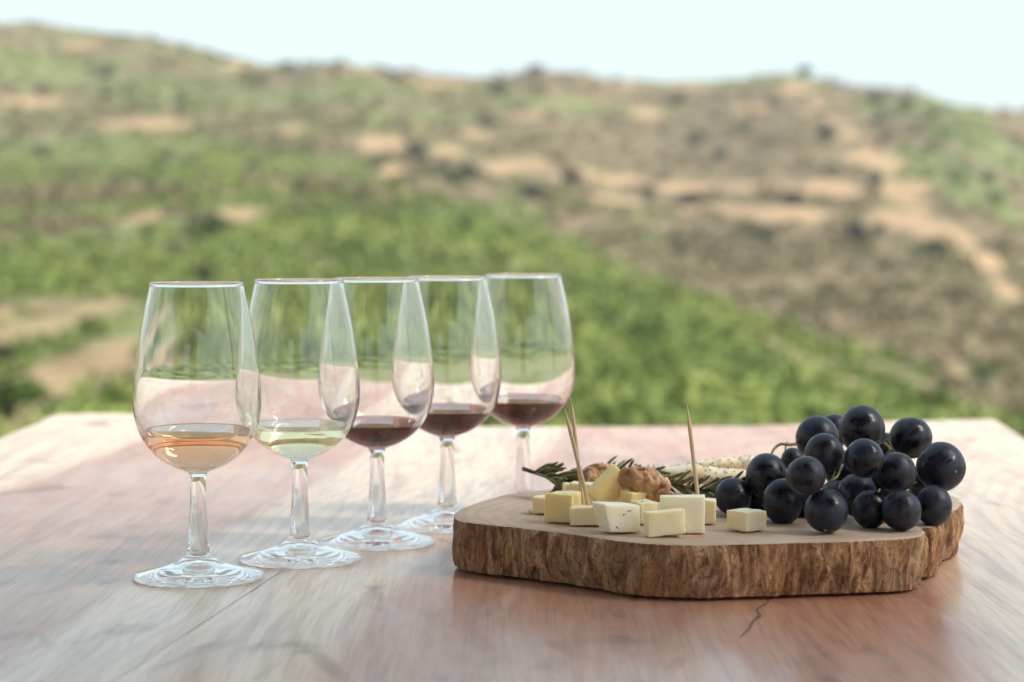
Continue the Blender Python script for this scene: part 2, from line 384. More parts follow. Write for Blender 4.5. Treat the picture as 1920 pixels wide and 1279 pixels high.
# low scrub and grass covering the slopes: nobody could count it
def leaf_mat(name, a, b, sc=.5):
    m = NT(name); n1 = m.noise(m.coord(src='Object'), sc, 4, .6)
    oi = m.n('ObjectInfo')
    c = m.ramp(n1, [(.35, a), (.65, b)])
    m.P(Base_Color=c, Roughness=.7); m.b.inputs['Specular IOR Level'].default_value = .2
    return m.m
M_SCRUB = leaf_mat('green_scrub', (.12, .165, .045), (.255, .305, .08), .10)
M_DRY = leaf_mat('dry_scrub', (.14, .12, .06), (.25, .21, .11), .2)
M_SHRUB = leaf_mat('dark_shrub_leaves', (.020, .030, .016), (.050, .062, .030), .9)
M_OLIVE = leaf_mat('olive_shrub_leaves', (.042, .056, .024), (.085, .10, .042), .9)
M_BRIGHT = leaf_mat('bright_shrub_leaves', (.035, .075, .012), (.085, .145, .025), .9)
M_TWIG = leaf_mat('shrub_wood', (.06, .045, .03), (.13, .10, .07), 4)
def tuft(n, seed):
    rg = np.random.default_rng(seed); V = []
    for i in range(n):
        d = rg.normal(size=3); d[2] = abs(d[2])*.9+.1; d /= np.linalg.norm(d)
        p = d*np.array([.5, .5, .42])*rg.uniform(.45, 1)**.5
        a = rg.normal(size=3); a /= np.linalg.norm(a); b = np.cross(a, rg.normal(size=3)); b /= np.linalg.norm(b)
        s = rg.uniform(.07, .15)
        V += [p-a*s-b*s*.6, p+a*s-b*s*.6, p+a*s*.7+b*s*.6, p-a*s*.7+b*s*.6]
    return np.array(V)
def scatter(name, mat, want, n, seed, smin, smax, faces=22):
    rg = np.random.default_rng(seed); tfs = [tuft(faces, seed+i) for i in range(5)]
    pxs = rg.uniform(-250, 2170, n*6); yy = 17*np.exp(rg.uniform(0, 1, n*6)**.62*np.log(245/17.))
    xs = (pxs-960)/F*yy; zs = ground_z(xs, yy); s_, g_ = masks(xs, yy, zs)
    keep = want(s_, g_, xs, yy, rg.uniform(0, 1, n*6)); keep = np.nonzero(keep)[0][:n]
    out = []
    for k in keep:
        t = tfs[k % 5]; a = rg.uniform(0, 6.28); c_, s2 = math.cos(a), math.sin(a); sz = rg.uniform(smin, smax)*(.55+.45*min(1, yy[k]/120))
        P_ = t*sz*np.array([1, 1, rg.uniform(.7, 1.2)])
        out.append(np.stack([P_[:, 0]*c_-P_[:, 1]*s2+xs[k], P_[:, 0]*s2+P_[:, 1]*c_+yy[k], P_[:, 2]+zs[k]-.03], -1))
    V = np.concatenate(out); Q = np.arange(len(V)).reshape(-1, 4)
    o = link(name, mesh_np(name, V, Q), mat, smooth=False); return o
o = scatter('green_scrub', M_SCRUB, lambda s, g, x, y, r: (g+.9*(fbm(x, y, 9, 5)-.5) > .25+.5*r) & (s < .3), 6500, 11, .45, 1.3)
props(o, 'low bright green scrub and grass covering the near slope and the hill', 'scrub', kind='stuff')
o = scatter('dry_scrub', M_DRY, lambda s, g, x, y, r: (g < .5) & (s < .12) & (y > 50) & (r < .8), 2600, 12, .6, 1.7)
props(o, 'low dry olive brown scrub on the bare parts of the hill', 'scrub', kind='stuff')

def shrub_mesh(seed, n=520):
    rg = np.random.default_rng(seed); V = []
    lobes = [(rg.uniform(-.3, .3), rg.uniform(-.3, .3), rg.uniform(.3, .62), rg.uniform(.24, .4)) for _ in range(7)]
    for i in range(n):
        lx, ly, lz, lr = lobes[i % 7]; d = rg.normal(size=3); d /= np.linalg.norm(d)
        p = np.array([lx, ly, lz]) + d*lr*rg.uniform(.55, 1.05); p[2] = max(p[2], .02)
        a = rg.normal(size=3); a /= np.linalg.norm(a); b = np.cross(a, rg.normal(size=3)); b /= np.linalg.norm(b)
        s = rg.uniform(.03, .065)
        V += [p-a*s-b*s*.6, p+a*s-b*s*.6, p+a*s*.7+b*s*.6, p-a*s*.7+b*s*.6]
    return mesh_np('crown', np.array(V), np.arange(len(V)).reshape(-1, 4))
def stem_mesh(seed):
    rg = np.random.default_rng(seed); V, Fc = [], []
    for i in range(4):
        a = rg.uniform(0, 6.28); v_, f_ = tube([(0, 0, -.1), (math.cos(a)*.1, math.sin(a)*.1, .2), (math.cos(a)*.25, math.sin(a)*.25, .5)], [.05, .035, .012], 6)
        Fc += [tuple(j+len(V) for j in f) for f in f_]; V += v_
    return mesh('trunk', V, Fc)
crowns = [shrub_mesh(s) for s in (1, 2, 3)]; trunks = [stem_mesh(s) for s in (1, 2, 3)]
for c_ in crowns: c_.materials.append(M_SHRUB)
crowns_o = [c_.copy() for c_ in crowns]
for c_ in crowns_o: c_.materials.clear(); c_.materials.append(M_OLIVE)
crowns_b = [c_.copy() for c_ in crowns]
for c_ in crowns_b: c_.materials.clear(); c_.materials.append(M_BRIGHT)
for t_ in trunks: t_.materials.append(M_TWIG)
def shrub(px, py, rp, flat, label, kind=0, group=None, nm='shrub'):
    """px, py: where its middle stands in the picture; rp: half width in photo pixels"""
    x, y, z = hit(px, py + rp*flat*.8); rw = rp*y/F
    k = rnd.randrange(3)
    e = empty(nm, (x, y, float(ground_z(x, y))-.05*rw), label, 'shrub', group, (0, 0, rnd.uniform(0, 6.28)))
    e.scale = (rw/.55, rw/.55, rw*2*flat/.9)
    link('crown', (crowns, crowns_o, crowns_b)[kind][k], None, e, False); link('trunk', trunks[k], None, e, False)
    return e
for a in [(1070, 328, 27, .85, 'round dark green bush standing on the pale sandy terrace above the wine glasses'),
          (1600, 430, 28, .85, 'dark green bush below the sandy track, above the grapes', 0),
          (1485, 366, 27, .6, 'low dark bush on the upper sandy terrace, above and left of the sandy track', 0),
          (1295, 367, 30, .5, 'wide flat dark bush on the middle of the sandy terrace', 0),
          (1000, 360, 26, .7, 'dark bush just below the left end of the sandy terraces', 0),
          (875, 318, 24, .7, 'dark bush in the gap between two sandy patches of the terrace', 0),
          (785, 292, 26, .6, 'dark bush between the two sandy patches left of the terraces', 0),
          (16, 745, 60, .85, 'bright green bush at the far left edge beside the table corner', 2),
          (115, 765, 45, .45, 'low olive green bush just beyond the left corner of the table', 1),
          (170, 612, 24, .7, 'small olive bush on the sandy ground left of the rosé glass', 1),
          (1750, 466, 42, .5, 'low olive bush right of the sandy track on the hillside', 1),
          (1430, 428, 34, .4, 'flat olive bush under the lower sandy terrace', 1),
          (385, 425, 42, .5, 'wide olive bush on the slope beside two sandy patches', 1),
          (1505, 143, 19, .6, 'dark bush on the skyline at the top of the sandy track', 0),
          (425, 102, 15, .5, 'dark bush on the skyline of the left ridge', 0),
          (540, 124, 22, .45, 'wide dark bush on the skyline right of the left ridge', 0),
          (742, 130, 12, .6, 'small round bush on the skyline above the second glass', 0),
          (1003, 136, 22, .4, 'olive bush on the skyline above the last wine glass', 1),
          (1545, 265, 20, .8, 'dark bush beside the bend of the sandy track', 0),
          (1215, 350, 16, .8, 'small dark bush between two strips of the sandy terrace', 0),
          (1845, 700, 34, .6, 'bright green bush in front of the right edge of the valley', 2)]:
    shrub(*a)
for i in range(95):
    px = rnd.uniform(-120, 2040); sk = float(I(px, *zip(*SKYL))); top = i % 4 == 0; kd = 1 if i % 3 else 0
    py = rnd.uniform(sk+2, sk+12) if top else rnd.uniform(sk+22, 470)
    tone_ = 'olive green' if kd else 'dark green'
    if top: lb, gp = 'tiny %s shrub in the broken line of scrub along the skyline' % tone_, 'tiny %s shrubs along the skyline' % tone_
    else: lb, gp = 'small %s shrub scattered over the far hillside below the skyline' % tone_, 'small %s shrubs scattered over the far hillside' % tone_
    shrub(px, py, rnd.uniform(9, 22)*(.55 if top else 1), rnd.uniform(.5, .8), lb, kd, gp, 'hillside_shrub')
for i in range(26):
    px = rnd.uniform(-60, 1500); py = rnd.uniform(430, 760); kd = 2 if i % 2 else 1; tone_ = 'bright green' if kd == 2 else 'olive green'
    if py < float(I(px, *zip(*CREST)))+25: continue
    shrub(px, py, rnd.uniform(18, 40), rnd.uniform(.45, .7), 'leafy %s shrub growing in the scrub of the near slope' % tone_, kd, 'leafy %s shrubs on the near slope' % tone_, 'slope_shrub')

# ================================================================== TERRACE the table stands on, with its wall and an unseen shade roof
def box(V, Fc, lo, hi):
    b = len(V); (x0, y0, z0), (x1, y1, z1) = lo, hi
    V += [(x0, y0, z0), (x1, y0, z0), (x1, y1, z0), (x0, y1, z0), (x0, y0, z1), (x1, y0, z1), (x1, y1, z1), (x0, y1, z1)]
    Fc += [(b, b+3, b+2, b+1), (b+4, b+5, b+6, b+7), (b, b+1, b+5, b+4), (b+1, b+2, b+6, b+5), (b+2, b+3, b+7, b+6), (b+3, b, b+4, b+7)]
def boxes(name, L, mat, parent=None, bev=0):
    V, Fc = [], []
    for lo, hi in L: box(V, Fc, lo, hi)
    o = link(name, mesh(name, V, Fc), mat, parent, False)
    if bev: md = o.modifiers.new('bevel', 'BEVEL'); md.width = bev; md.segments = 2
    return o
m = NT('terrace_paving'); n1 = m.noise(m.coord(), 5, 6, .6)
br = m.n('TexBrick'); m.set(br, 'Vector', m.coord()); br.inputs['Scale'].default_value = 2.2; br.inputs['Mortar Size'].default_value = .012
br.inputs['Color1'].default_value = (.34, .27, .20, 1); br.inputs['Color2'].default_value = (.40, .32, .24, 1); br.inputs['Mortar'].default_value = (.2, .17, .13, 1)
M_PAVE = m.P(Base_Color=m.mix(m.ramp(n1, [(.3, 0), (.7, .5)]), br.outputs[0], (.22, .18, .14)), Roughness=.8)
o = boxes('terrace_floor', [((-4.2, -4.2, -.3), (4.2, 3.0, 0))], M_PAVE); props(o, kind='structure')
m = NT('rendered_wall'); n1 = m.noise(m.coord(), 2, 6, .6)
M_WALL = m.P(Base_Color=m.ramp(n1, [(.3, (.34, .27, .20)), (.7, (.42, .35, .27))]), Roughness=.9)
m = NT('roof_timber'); n1 = m.noise(m.coord(scale=(1, .1, 1)), 12, 6, .6)
M_TIMBER = m.P(Base_Color=m.ramp(n1, [(.3, (.14, .08, .045)), (.7, (.26, .16, .09))]), Roughness=.7)
wl = empty('terrace_wall', (-1.5, -3.9, 0), 'plain rendered house wall behind the photographer, closing the terrace', 'wall')
for nm_, L in (('wall_face', [((-2.6, -.1, 0), (-.2, .1, 2.6)), ((-.2, -.1, 0), (.9, .1, .9)), ((-.2, -.1, 2.2), (.9, .1, 2.6)), ((.9, -.1, 0), (2.0, .1, 2.6))]), ):
    boxes(nm_, L, M_WALL, wl)
rf = empty('shade_roof', (0, 0, 2.62), 'unseen flat timber roof on posts, its front edge set to shade the table', 'roof')
boxes('roof_deck', [((-3.9, -4.1, .12), (2.3, .86, .18))], M_TIMBER, rf)  # out of view; front edge placed to control shade and reflections on the table
boxes('beam', [((-3.9, .66, 0), (2.3, .78, .118))], M_TIMBER, rf)
for i in range(8): boxes('rafter', [((-3.6+i*.8, -4.0, .02), (-3.52+i*.8, .658, .118))], M_TIMBER, rf)
for x, y in ((-3.5, .66), (2.15, .66)): boxes('post', [((x-.06, y, -2.62), (x+.06, y+.12, -.002))], M_TIMBER, rf)

# ================================================================== TABLE
tab = empty('dining_table', (0, 1.3, 0), 'long pinkish wooden plank table with a live edge, carrying glasses and board', 'table')
back = [(40, 803), (74, 790), (84, 782), (112, 776), (200, 774), (300, 778), (480, 786), (700, 795), (920, 799), (1100, 799), (1300, 798), (1460, 796), (1600, 791), (1740, 788), (1850, 785), (1872, 789), (1900, 806), (1920, 818)]
pts = [PZ(px, py, TZ) for px, py in back]
pl = PZ(0, 820, TZ); d = Vector((math.sin(R(6.8)), math.cos(R(6.8)), 0))
right = [pts[-1]-d*k + Vector((.006*math.sin(k*17), 0, 0)) for k in (.15, .4, .7, 1.0, 1.3, 1.6)]
left = [pl-d*k*1.0 + Vector((.008*math.sin(k*13), 0, 0)) for k in (1.6, 1.3, 1.0, .7, .4, .15, 0)]
outl = [p.xy for p in spline([(p.x, p.y, TZ) for p in pts], 4) for p in [Vector(p)]]
outl += [p.xy for p in right] + [p.xy for p in left]
outl = outl[::-1]
V, Fc = [], []; n = len(outl); oz = 1.3
cen = Vector((0, 1.1))
for dz, ins in ((0, .006), (-.004, .0015), (-.012, 0), (-.036, .004), (-.05, .016)):
    for p in outl:
        dd = (p-cen).normalized()*ins; V.append((p.x-dd.x, p.y-dd.y-oz, TZ+dz))
for r_ in range(4):
    for i in range(n):
        j = (i+1) % n; Fc.append((r_*n+i, r_*n+j, (r_+1)*n+j, (r_+1)*n+i))
Fc.append(tuple(range(n))[::-1]); Fc.append(tuple(4*n+i for i in range(n)))
me = mesh('tabletop', V, Fc); me.materials.append(M_TABLE); me.materials.append(M_TEDGE)
bmt = bmesh.new(); bmt.from_mesh(me); bmesh.ops.recalc_face_normals(bmt, faces=bmt.faces); bmt.to_mesh(me); bmt.free()
for p in me.polygons:
    p.material_index = 0 if p.normal.z > .35 else 1
link('tabletop', me, None, tab, smooth=False)
for x, y in ((-.40, -.75), (.12, -.8), (-.30, .6), (.33, .58)):
    boxes('leg', [((x-.04, y-.04, 0), (x+.04, y+.04, TZ-.0505))], M_TEDGE, tab, .004)

def strip(name, path, wid, z, mat, parent):
    V, Fc = [], []
    for i, (p, w_) in enumerate(zip(path, wid)):
        t = (path[min(i+1, len(path)-1)]-path[max(i-1, 0)]).normalized(); s = Vector((t.y, -t.x, 0))*w_
        V += [Vector((p.x, p.y-oz, z))+s, Vector((p.x, p.y-oz, z))-s]
    for i in range(len(path)-1): Fc.append((2*i, 2*i+1, 2*i+3, 2*i+2))
    return link(name, mesh(name, V, Fc), mat, parent, False)
# joint between two planks and the short crack in front of the board
a, b = PZ(225, 1270, TZ), PZ(525, 1074, TZ); dd = (b-a).normalized()
path = [a + dd*(-.3+.02*k) + Vector((rnd.uniform(-.00025, .00025), 0, 0)) for k in range(82)]
path = [p for p in path if .80 < p.y < 1.185]
strip('plank_joint', path, [(.00010+.00012*rnd.random())*min(1, .4+(p.y-.8)*2.2) for p in path], TZ+.0003, M_GAP, tab)
crk = [Vector(p) for p in spline([tuple(PZ(x, y, TZ)) for x, y in [(1446, 1122), (1436, 1133), (1420, 1143), (1424, 1155), (1412, 1165), (1404, 1180), (1388, 1195)]], 5)]
strip('crack', crk, [(.00055*math.sin(math.pi*(i+.5)/len(crk))+.0002)*(.6+.8*rnd.random()) for i in range(len(crk))], TZ+.0003, M_GAP, tab)

# ================================================================== WINE GLASSES
def wall(z, less=0):                             # the wall thickens towards the bottom of the bowl
    q_ = max(0, 112-z); return 1.0 - less + (.0022*q_*q_ if q_ < 11.4 else .286 + .05*(q_-11.4))
def off(prof, less=0):
    out = []
    for i, (r, z) in enumerate(prof):
        a = prof[max(i-1, 0)]; b = prof[min(i+1, len(prof)-1)]; dr, dz = b[0]-a[0], b[1]-a[1]; L = math.hypot(dr, dz)
        t = min(wall(z, less), 3.4); out.append((max(r - t*dz/L, 0), z + t*dr/L))
    return out
outer_bowl = [(4.7, 54.6), (5.4, 56.0), (8.6, 57.3), (13.6, 59.3), (19.9, 63.2), (25.6, 69.0), (29.9, 76.0), (32.4, 83.2), (33.5, 91.5), (33.3, 99.0), (32.2, 111.4), (30.4, 125.5), (27.7, 139.5), (24.9, 152.0), (24.45, 154.2)]
ob = [tuple(p) for p in spline(outer_bowl, 8)]
ib = [p for p in off(ob) if p[0] > 7.0]
inner = [(0, 60.6), (2.0, 60.62), (4.5, 60.8)] + [tuple(p) for p in spline([(7.0, 59.9), ib[0]], 3)][:0] + [ib[k] for k in range(1, len(ib)-4)]
lip = [(24.6, 154.35), (24.72, 154.7), (24.68, 155.1), (24.45, 155.45), (24.1, 155.6), (23.7, 155.55), (23.35, 155.3), (23.2, 154.9), (23.2, 154.4), (23.35, 153.8)]
bowl_p = ob + lip + inner[::-1]
stem_p = [tuple(p) for p in spline([(6.35, 12.4), (6.0, 13.8), (5.55, 18.0), (5.0, 27.2), (4.4, 36), (4.15, 43), (4.2, 50), (4.45, 53.4), (4.7, 54.6)], 6)]
foot_p = [(0, 5.6), (3, 5.5), (7, 4.6), (11, 3.0), (18, 1.5), (27, .55), (30.5, .12), (32.2, 0.0), (33.6, .25), (34.1, .9), (34.0, 1.7), (33.2, 2.35), (30, 3.05), (24, 4.5), (17, 6.5), (11, 8.9), (8.2, 10.6), (6.9, 11.4), (6.55, 11.8), (6.35, 12.4)]
foot_p = [tuple(p) for p in spline(foot_p, 4)]
def lathe(name, prof, seg=112):
    V, Fc, rings = [], [], []
    for r, z in prof:
        if r < 1e-4: rings.append([len(V)]); V.append((0, 0, z/1000))
        else:
            rings.append(list(range(len(V), len(V)+seg)))
            V += [(r*math.cos(2*math.pi*k/seg)/1000, r*math.sin(2*math.pi*k/seg)/1000, z/1000) for k in range(seg)]
    for A_, B_ in zip(rings, rings[1:]):
        for k in range(seg):
            k2 = (k+1) % seg
            if len(A_) == 1: Fc.append((A_[0], B_[k2], B_[k]))
            elif len(B_) == 1: Fc.append((A_[k], A_[k2], B_[0]))
            else: Fc.append((A_[k], A_[k2], B_[k2], B_[k]))
    return mesh(name, V, Fc)
ME_BOWL, ME_STEM, ME_FOOT = lathe('bowl', bowl_p), lathe('stem', stem_p), lathe('foot', foot_p)
for me_ in (ME_BOWL, ME_STEM, ME_FOOT): me_.materials.append(M_GLASS)
def wine_profile(level):
    base = off(ob, .06); base = [p for p in base if p[0] > 7.0][1:]
    p_ = [(0, 60.54), (2.0, 60.56), (4.5, 60.74)] + [p for p in base if p[1] < level]
    r1 = p_[-1][0] + .3
    rl = np.interp(level, [p[1] for p in base if p[1] < 95], [p[0] for p in base if p[1] < 95])
    return p_ + [(rl+.02, level+.35), (rl-.25, level+.28), (rl-.8, level+.06), (rl-1.6, level), (0, level)]
GL = [((372.5, 1085), 3.56, 77.0, M_ROSE, 'rosé', 'tasting glass of pale pink rosé wine, nearest in the row of five', 1.0),
      ((563, 1051), 3.38, 74.0, M_WHITE, 'white', 'tasting glass of pale yellow white wine, between the pink and the red ones', 1.0),
      ((707.5, 1019.5), 3.23, 70.5, M_RED, 'red', 'tasting glass of dark red wine standing right behind the white wine glass', .995),
      ((838.5, 988), 3.05, 72.6, M_RED, 'red', 'tasting glass of dark red wine whose foot is beside the left end of the board', .99),
      ((981, 961.5), 2.90, 73.5, M_RED, 'red', 'tasting glass of red wine, farthest in the row, its foot hidden by the board', .99)]
for (px, py), s_, lv, mt, kind, lab, sc in GL:
    p = PZ(px, py, TZ)
    e = empty('wine_glass', (p.x, p.y, TZ+.0004), lab, 'wine glass', 'tasting glasses standing in a row')
    e.scale = (1, 1, sc)
    link('foot', ME_FOOT, None, e); link('stem', ME_STEM, None, e); link('bowl', ME_BOWL, None, e)
    me_ = lathe('wine', wine_profile(lv)); o = link('wine', me_, mt, e)

# ================================================================== SERVING BOARD
BZ = TZ + .028
top_px = [(851, 968), (862, 957), (885, 947), (915, 937), (956, 927), (1007, 921), (1080, 915), (1180, 910), (1300, 905), (1420, 903), (1540, 904), (1650, 910), (1730, 919), (1785, 930), (1800, 941), (1798, 951),
          (1786, 959), (1762, 964), (1757, 968), (1764, 974), (1763, 982), (1750, 989), (1731, 990), (1727, 994), (1733, 998), (1731, 1003), (1716, 1008), (1690, 1011), (1640, 1014), (1560, 1017), (1480, 1019), (1400, 1021), (1330, 1023), (1250, 1022), (1180, 1017), (1100, 1006), (1040, 998), (980, 991), (920, 985), (875, 980), (856, 975)]
tp = [PZ(x, y, BZ) for x, y in top_px]
loop = [Vector(p) for p in spline([tuple(p) for p in tp + [tp[0]]], 8)][:-1]
cen = sum(loop, Vector())/len(loop)
# resample evenly
per = [0]
for i in range(len(loop)): per.append(per[-1] + (loop[(i+1) % len(loop)]-loop[i]).length)
NB = 900; ring = []
for k in range(NB):
    t = per[-1]*k/NB; i = max(j for j in range(len(loop)) if per[j] <= t)
    f = (t-per[i])/(per[i+1]-per[i]); ring.append(loop[i].lerp(loop[(i+1) % len(loop)], f))
brd = empty('serving_board', (cen.x, cen.y, TZ), 'thick round slice of tree trunk with rough bark, carrying cheese and grapes', 'serving board')
nrm = []
for k in range(NB):
    t = ring[(k+3) % NB]-ring[k-3]; nrm.append(Vector((t.y, -t.x, 0)).normalized())
if (ring[0]+nrm[0]*.001-cen).length < (ring[0]-cen).length: nrm = [-x for x in nrm]
for k in range(NB): ring[k] = ring[k] + nrm[k]*(.0007*noise.fractal(Vector((ring[k].x*420, ring[k].y*420, 3)), 1, 2, 3) + .0008*noise.noise(Vector((ring[k].x*90, ring[k].y*90, 7))))
rows = [0, .02, .05, .09, .14, .2, .26, .32, .38, .44, .5, .56, .62, .68, .74, .8, .85, .89, .93, .935, 1]
V, Fc = [], []
H = .028
for r_, f in enumerate(rows):
    for k in range(NB):
        p = ring[k]; s_ = per[-1]*k/NB
        q3 = Vector((p.x*1000, p.y*1000, 0))
        ridge = noise.fractal(Vector((p.x*300 + f*2.2, p.y*300, f*2.2)), 1, 2, 4)
        chunk = noise.fractal(Vector((p.x*60, p.y*60, f*1.6+5)), 1, 2, 3)
        edge = min(1, f/.08) if f < .08 else 1
        dsp = edge*(.0013*ridge + .0022*chunk) - .003*max(0, f-.35)**1.3 + .0010*math.sin(f*math.pi)
        if r_ == len(rows)-1: dsp -= .011
        V.append(p + nrm[k]*dsp + Vector((0, 0, -H*f)) - Vector((cen.x, cen.y, TZ)) + Vector((0, 0, .0004 if f == 1 else 0)))
for r_ in range(len(rows)-1):
    for k in range(NB):
        k2 = (k+1) % NB; Fc.append((r_*NB+k, (r_+1)*NB+k, (r_+1)*NB+k2, r_*NB+k2))
me = mesh('bark', V, Fc); bmt = bmesh.new(); bmt.from_mesh(me); bmesh.ops.recalc_face_normals(bmt, faces=bmt.faces); bmt.to_mesh(me); bmt.free()
o = link('bark', me, M_BARK, brd)
V2, F2 = [], []; rad = [1, .99, .965, .9, .75, .55, .3]
for j, f in enumerate(rad):
    for k in range(NB):
        p = ring[k].lerp(Vector((cen.x, cen.y, BZ)), 1-f)
        z = [0, .0005, .0007, .0006, .0004, .0003, .0003][j] + .0003*noise.noise(Vector((p.x*25, p.y*25, 0)))*(j > 0)
        V2.append(Vector((p.x-cen.x, p.y-cen.y, H+z)))
for j in range(len(rad)-1):
    for k in range(NB):
        k2 = (k+1) % NB; F2.append((j*NB+k, j*NB+k2, (j+1)*NB+k2, (j+1)*NB+k))
V2.append(Vector((0, 0, H+.0003))); c0 = len(V2)-1; j = len(rad)-1
for k in range(NB): F2.append((j*NB+k, j*NB+(k+1) % NB, c0))
me = mesh('cut_face', V2, F2); bmt = bmesh.new(); bmt.from_mesh(me); bmesh.ops.recalc_face_normals(bmt, faces=bmt.faces); bmt.to_mesh(me); bmt.free()
link('cut_face', me, M_CUT, brd)
BT = BZ + .0009

# ================================================================== CHEESE
def cheese(px, py, w_, d_, h_, rz, mat, label, roll=0, pitch=0, lift=0, seed=0, shear=0, name='cheese_cube', depth=None, taper=0):
    """px, py: middle of its lower front edge in the picture (on the board); sizes in mm"""
    rg = random.Random(seed*13+5)
    p = PZ(px, py, BT); Rz = Matrix.Rotation(R(rz), 3, 'Z')
    # centre lies behind the front corner nearest the camera
    cr = [Rz @ Vector((sx*w_/2, sy*d_/2, 0)) for sx in (-1, 1) for sy in (-1, 1)]
    p = p + Vector((0, -min(c.y for c in cr)/1000, 0))
    bm = bmesh.new(); bmesh.ops.create_cube(bm, size=1)
    for v in bm.verts:
        v.co = Vector((v.co.x*w_*(1-taper*(v.co.z+.5)), v.co.y*d_, v.co.z*h_)) + Vector([rg.uniform(-.5, .5) for _ in range(3)])*.9
        v.co.x += shear*v.co.z/h_
    bmesh.ops.bevel(bm, geom=bm.edges[:], offset=.55, segments=3, affect='EDGES', profile=.5)
    bmesh.ops.subdivide_edges(bm, edges=[e for e in bm.edges if e.calc_length() > 3], cuts=6, use_grid_fill=True)
    for v in bm.verts:
        c = v.co*.22 + Vector((seed*3.1, 0, 0)); v.co += Vector((noise.noise(c), noise.noise(c+Vector((9, 0, 0))), noise.noise(c+Vector((0, 9, 0)))))*.35
        c = v.co*.9 + Vector((seed*1.7, 4, 0)); v.co += Vector((noise.noise(c), noise.noise(c+Vector((9, 0, 0))), noise.noise(c+Vector((0, 9, 0)))))*.05
    Rm = Rz @ Matrix.Rotation(R(roll), 3, 'Y') @ Matrix.Rotation(R(pitch), 3, 'X')
    for v in bm.verts: v.co = Rm @ v.co / 1000
    zmin = min(v.co.z for v in bm.verts)
    for v in bm.verts: v.co.z -= zmin
    o = link(name, from_bm(name, bm), mat); o.location = (p.x, p.y, BT + lift/1000)
    return props(o, label, 'cheese', 'cheese pieces heaped on the board')
C1 = cheese(1023, 965, 12, 10, 9.0, -12, M_CH_P, 'small pale cheese cube at the left end of the heap, half hidden', seed=1)
C2 = cheese(1057, 983, 15.6, 12.5, 15.3, -27, M_CH_Y, 'tall yellow cheese cube at the left of the heap, beside the paired toothpicks', seed=2)
C3 = cheese(1101, 988, 17, 10, 9.8, -6, M_CH_C, 'low cream cheese piece between the tall yellow cube and the herb-flecked block', seed=3, roll=-2)
C4 = cheese(1160, 1003, 17.0, 14.0, 13.8, 26, M_CH_W, 'white cheese block flecked with herbs, at the front of the heap', seed=4, roll=5, pitch=0, shear=-3.5, taper=-.22)
C6 = cheese(1247, 1008, 18.8, 10, 12.2, 9, M_CH_P, 'pale yellow cheese block foremost on the board, in front of the tall white slab', seed=6, roll=-4, pitch=-2)
C7 = cheese(1281, 1001, 22.5, 9.5, 18.2, -2, M_CH_W, 'tall white cheese slab with a single toothpick stuck in its top', seed=7)
C8 = cheese(1328, 984, 9, 10, 12.6, -4, M_CH_P, 'narrow pale cheese piece behind the right side of the tall white slab', seed=8)
C9 = cheese(1403, 999, 14.5, 14.5, 10.0, 41, M_CH_P, 'squarish cheese cube lying apart, in front of the grapes', seed=9)
C5 = cheese(1208, 984, 10, 11, 11.5, 30, M_CH_C, 'small cream cheese cube wedged behind the herb-flecked block', seed=5)
C14 = cheese(1227, 976, 8, 7, 9.0, 5, M_CH_C, 'little cream cheese piece tucked under the large walnut half', seed=14)
C11 = cheese(1093, 957, 12, 9, 14.5, -18, M_CH_C, 'cream cheese cube standing behind the paired toothpicks', seed=11)
C10 = cheese(1143, 970, 21, 11, 13.5, 12, M_CH_Y, 'tilted yellow cheese wedge leaning up at the top of the heap, between the walnuts', seed=10, roll=-44, lift=3)
C12 = cheese(1164, 960, 13, 9, 18.0, -14, M_CH_P, 'pale cheese block upright behind the tilted wedge, left of the large walnut half', seed=12)
C13 = cheese(1192, 974, 13.5, 10, 13.0, 34, M_CH_Y, 'yellow cheese cube under the left end of the large walnut half', seed=13, roll=6)
cheese(1183, 957, 11, 9, 15, 8, M_CH_W, 'pale cheese piece at the back, showing between the wedge and the large walnut half', seed=21, roll=-6)
cheese(1074, 953, 10, 9, 12, 12, M_CH_C, 'cream cheese cube behind the tall yellow cube, under the rosemary sprig', seed=24, roll=5)
cheese(1122, 955, 12, 8, 13, -22, M_CH_P, 'pale cheese piece filling the back of the heap under the tilted wedge', seed=22)
cheese(1252, 968, 10, 9, 10, 14, M_CH_P, 'pale cheese cube behind the tall white slab, under the tip of the walnut half', seed=23)
# ================================================================== TOOTHPICKS
def toothpick(tip, base, s_tip, s_base, label):
    a, b = PS(*tip, s_tip), PS(*base, s_base); d_ = b-a; L_ = d_.length
    b = a + d_*(1+.006/L_); L_ += .006
    n = 26; path, rad = [], []
    for i in range(n):
        f = i/(n-1); path.append(Vector((0, 0, L_*(1-f))))
        dd_ = f*L_; rad.append(.00105*min(1, (.10 + dd_/.0115)) if dd_ < .0115 else .00105)
    v_, f_ = tube(path, rad, 14)
    o = link('toothpick', mesh('toothpick', v_, f_), M_PICK); o.location = b
    o.rotation_euler = (a-b).to_track_quat('Z', 'Y').to_euler()
    return props(o, label, 'toothpick', 'toothpicks stuck in the cheese')
toothpick((1058.5, 765), (1104.5, 950), 3.58, 3.562, 'wooden toothpick in front of its partner, leaning left over the low cream piece')
toothpick((1070, 745), (1093, 944), 3.50, 3.50, 'wooden toothpick standing more upright just behind the crossed front one')
toothpick((1288, 757), (1309, 934), 3.62, 3.64, 'single wooden toothpick stuck in the tall white cheese slab')

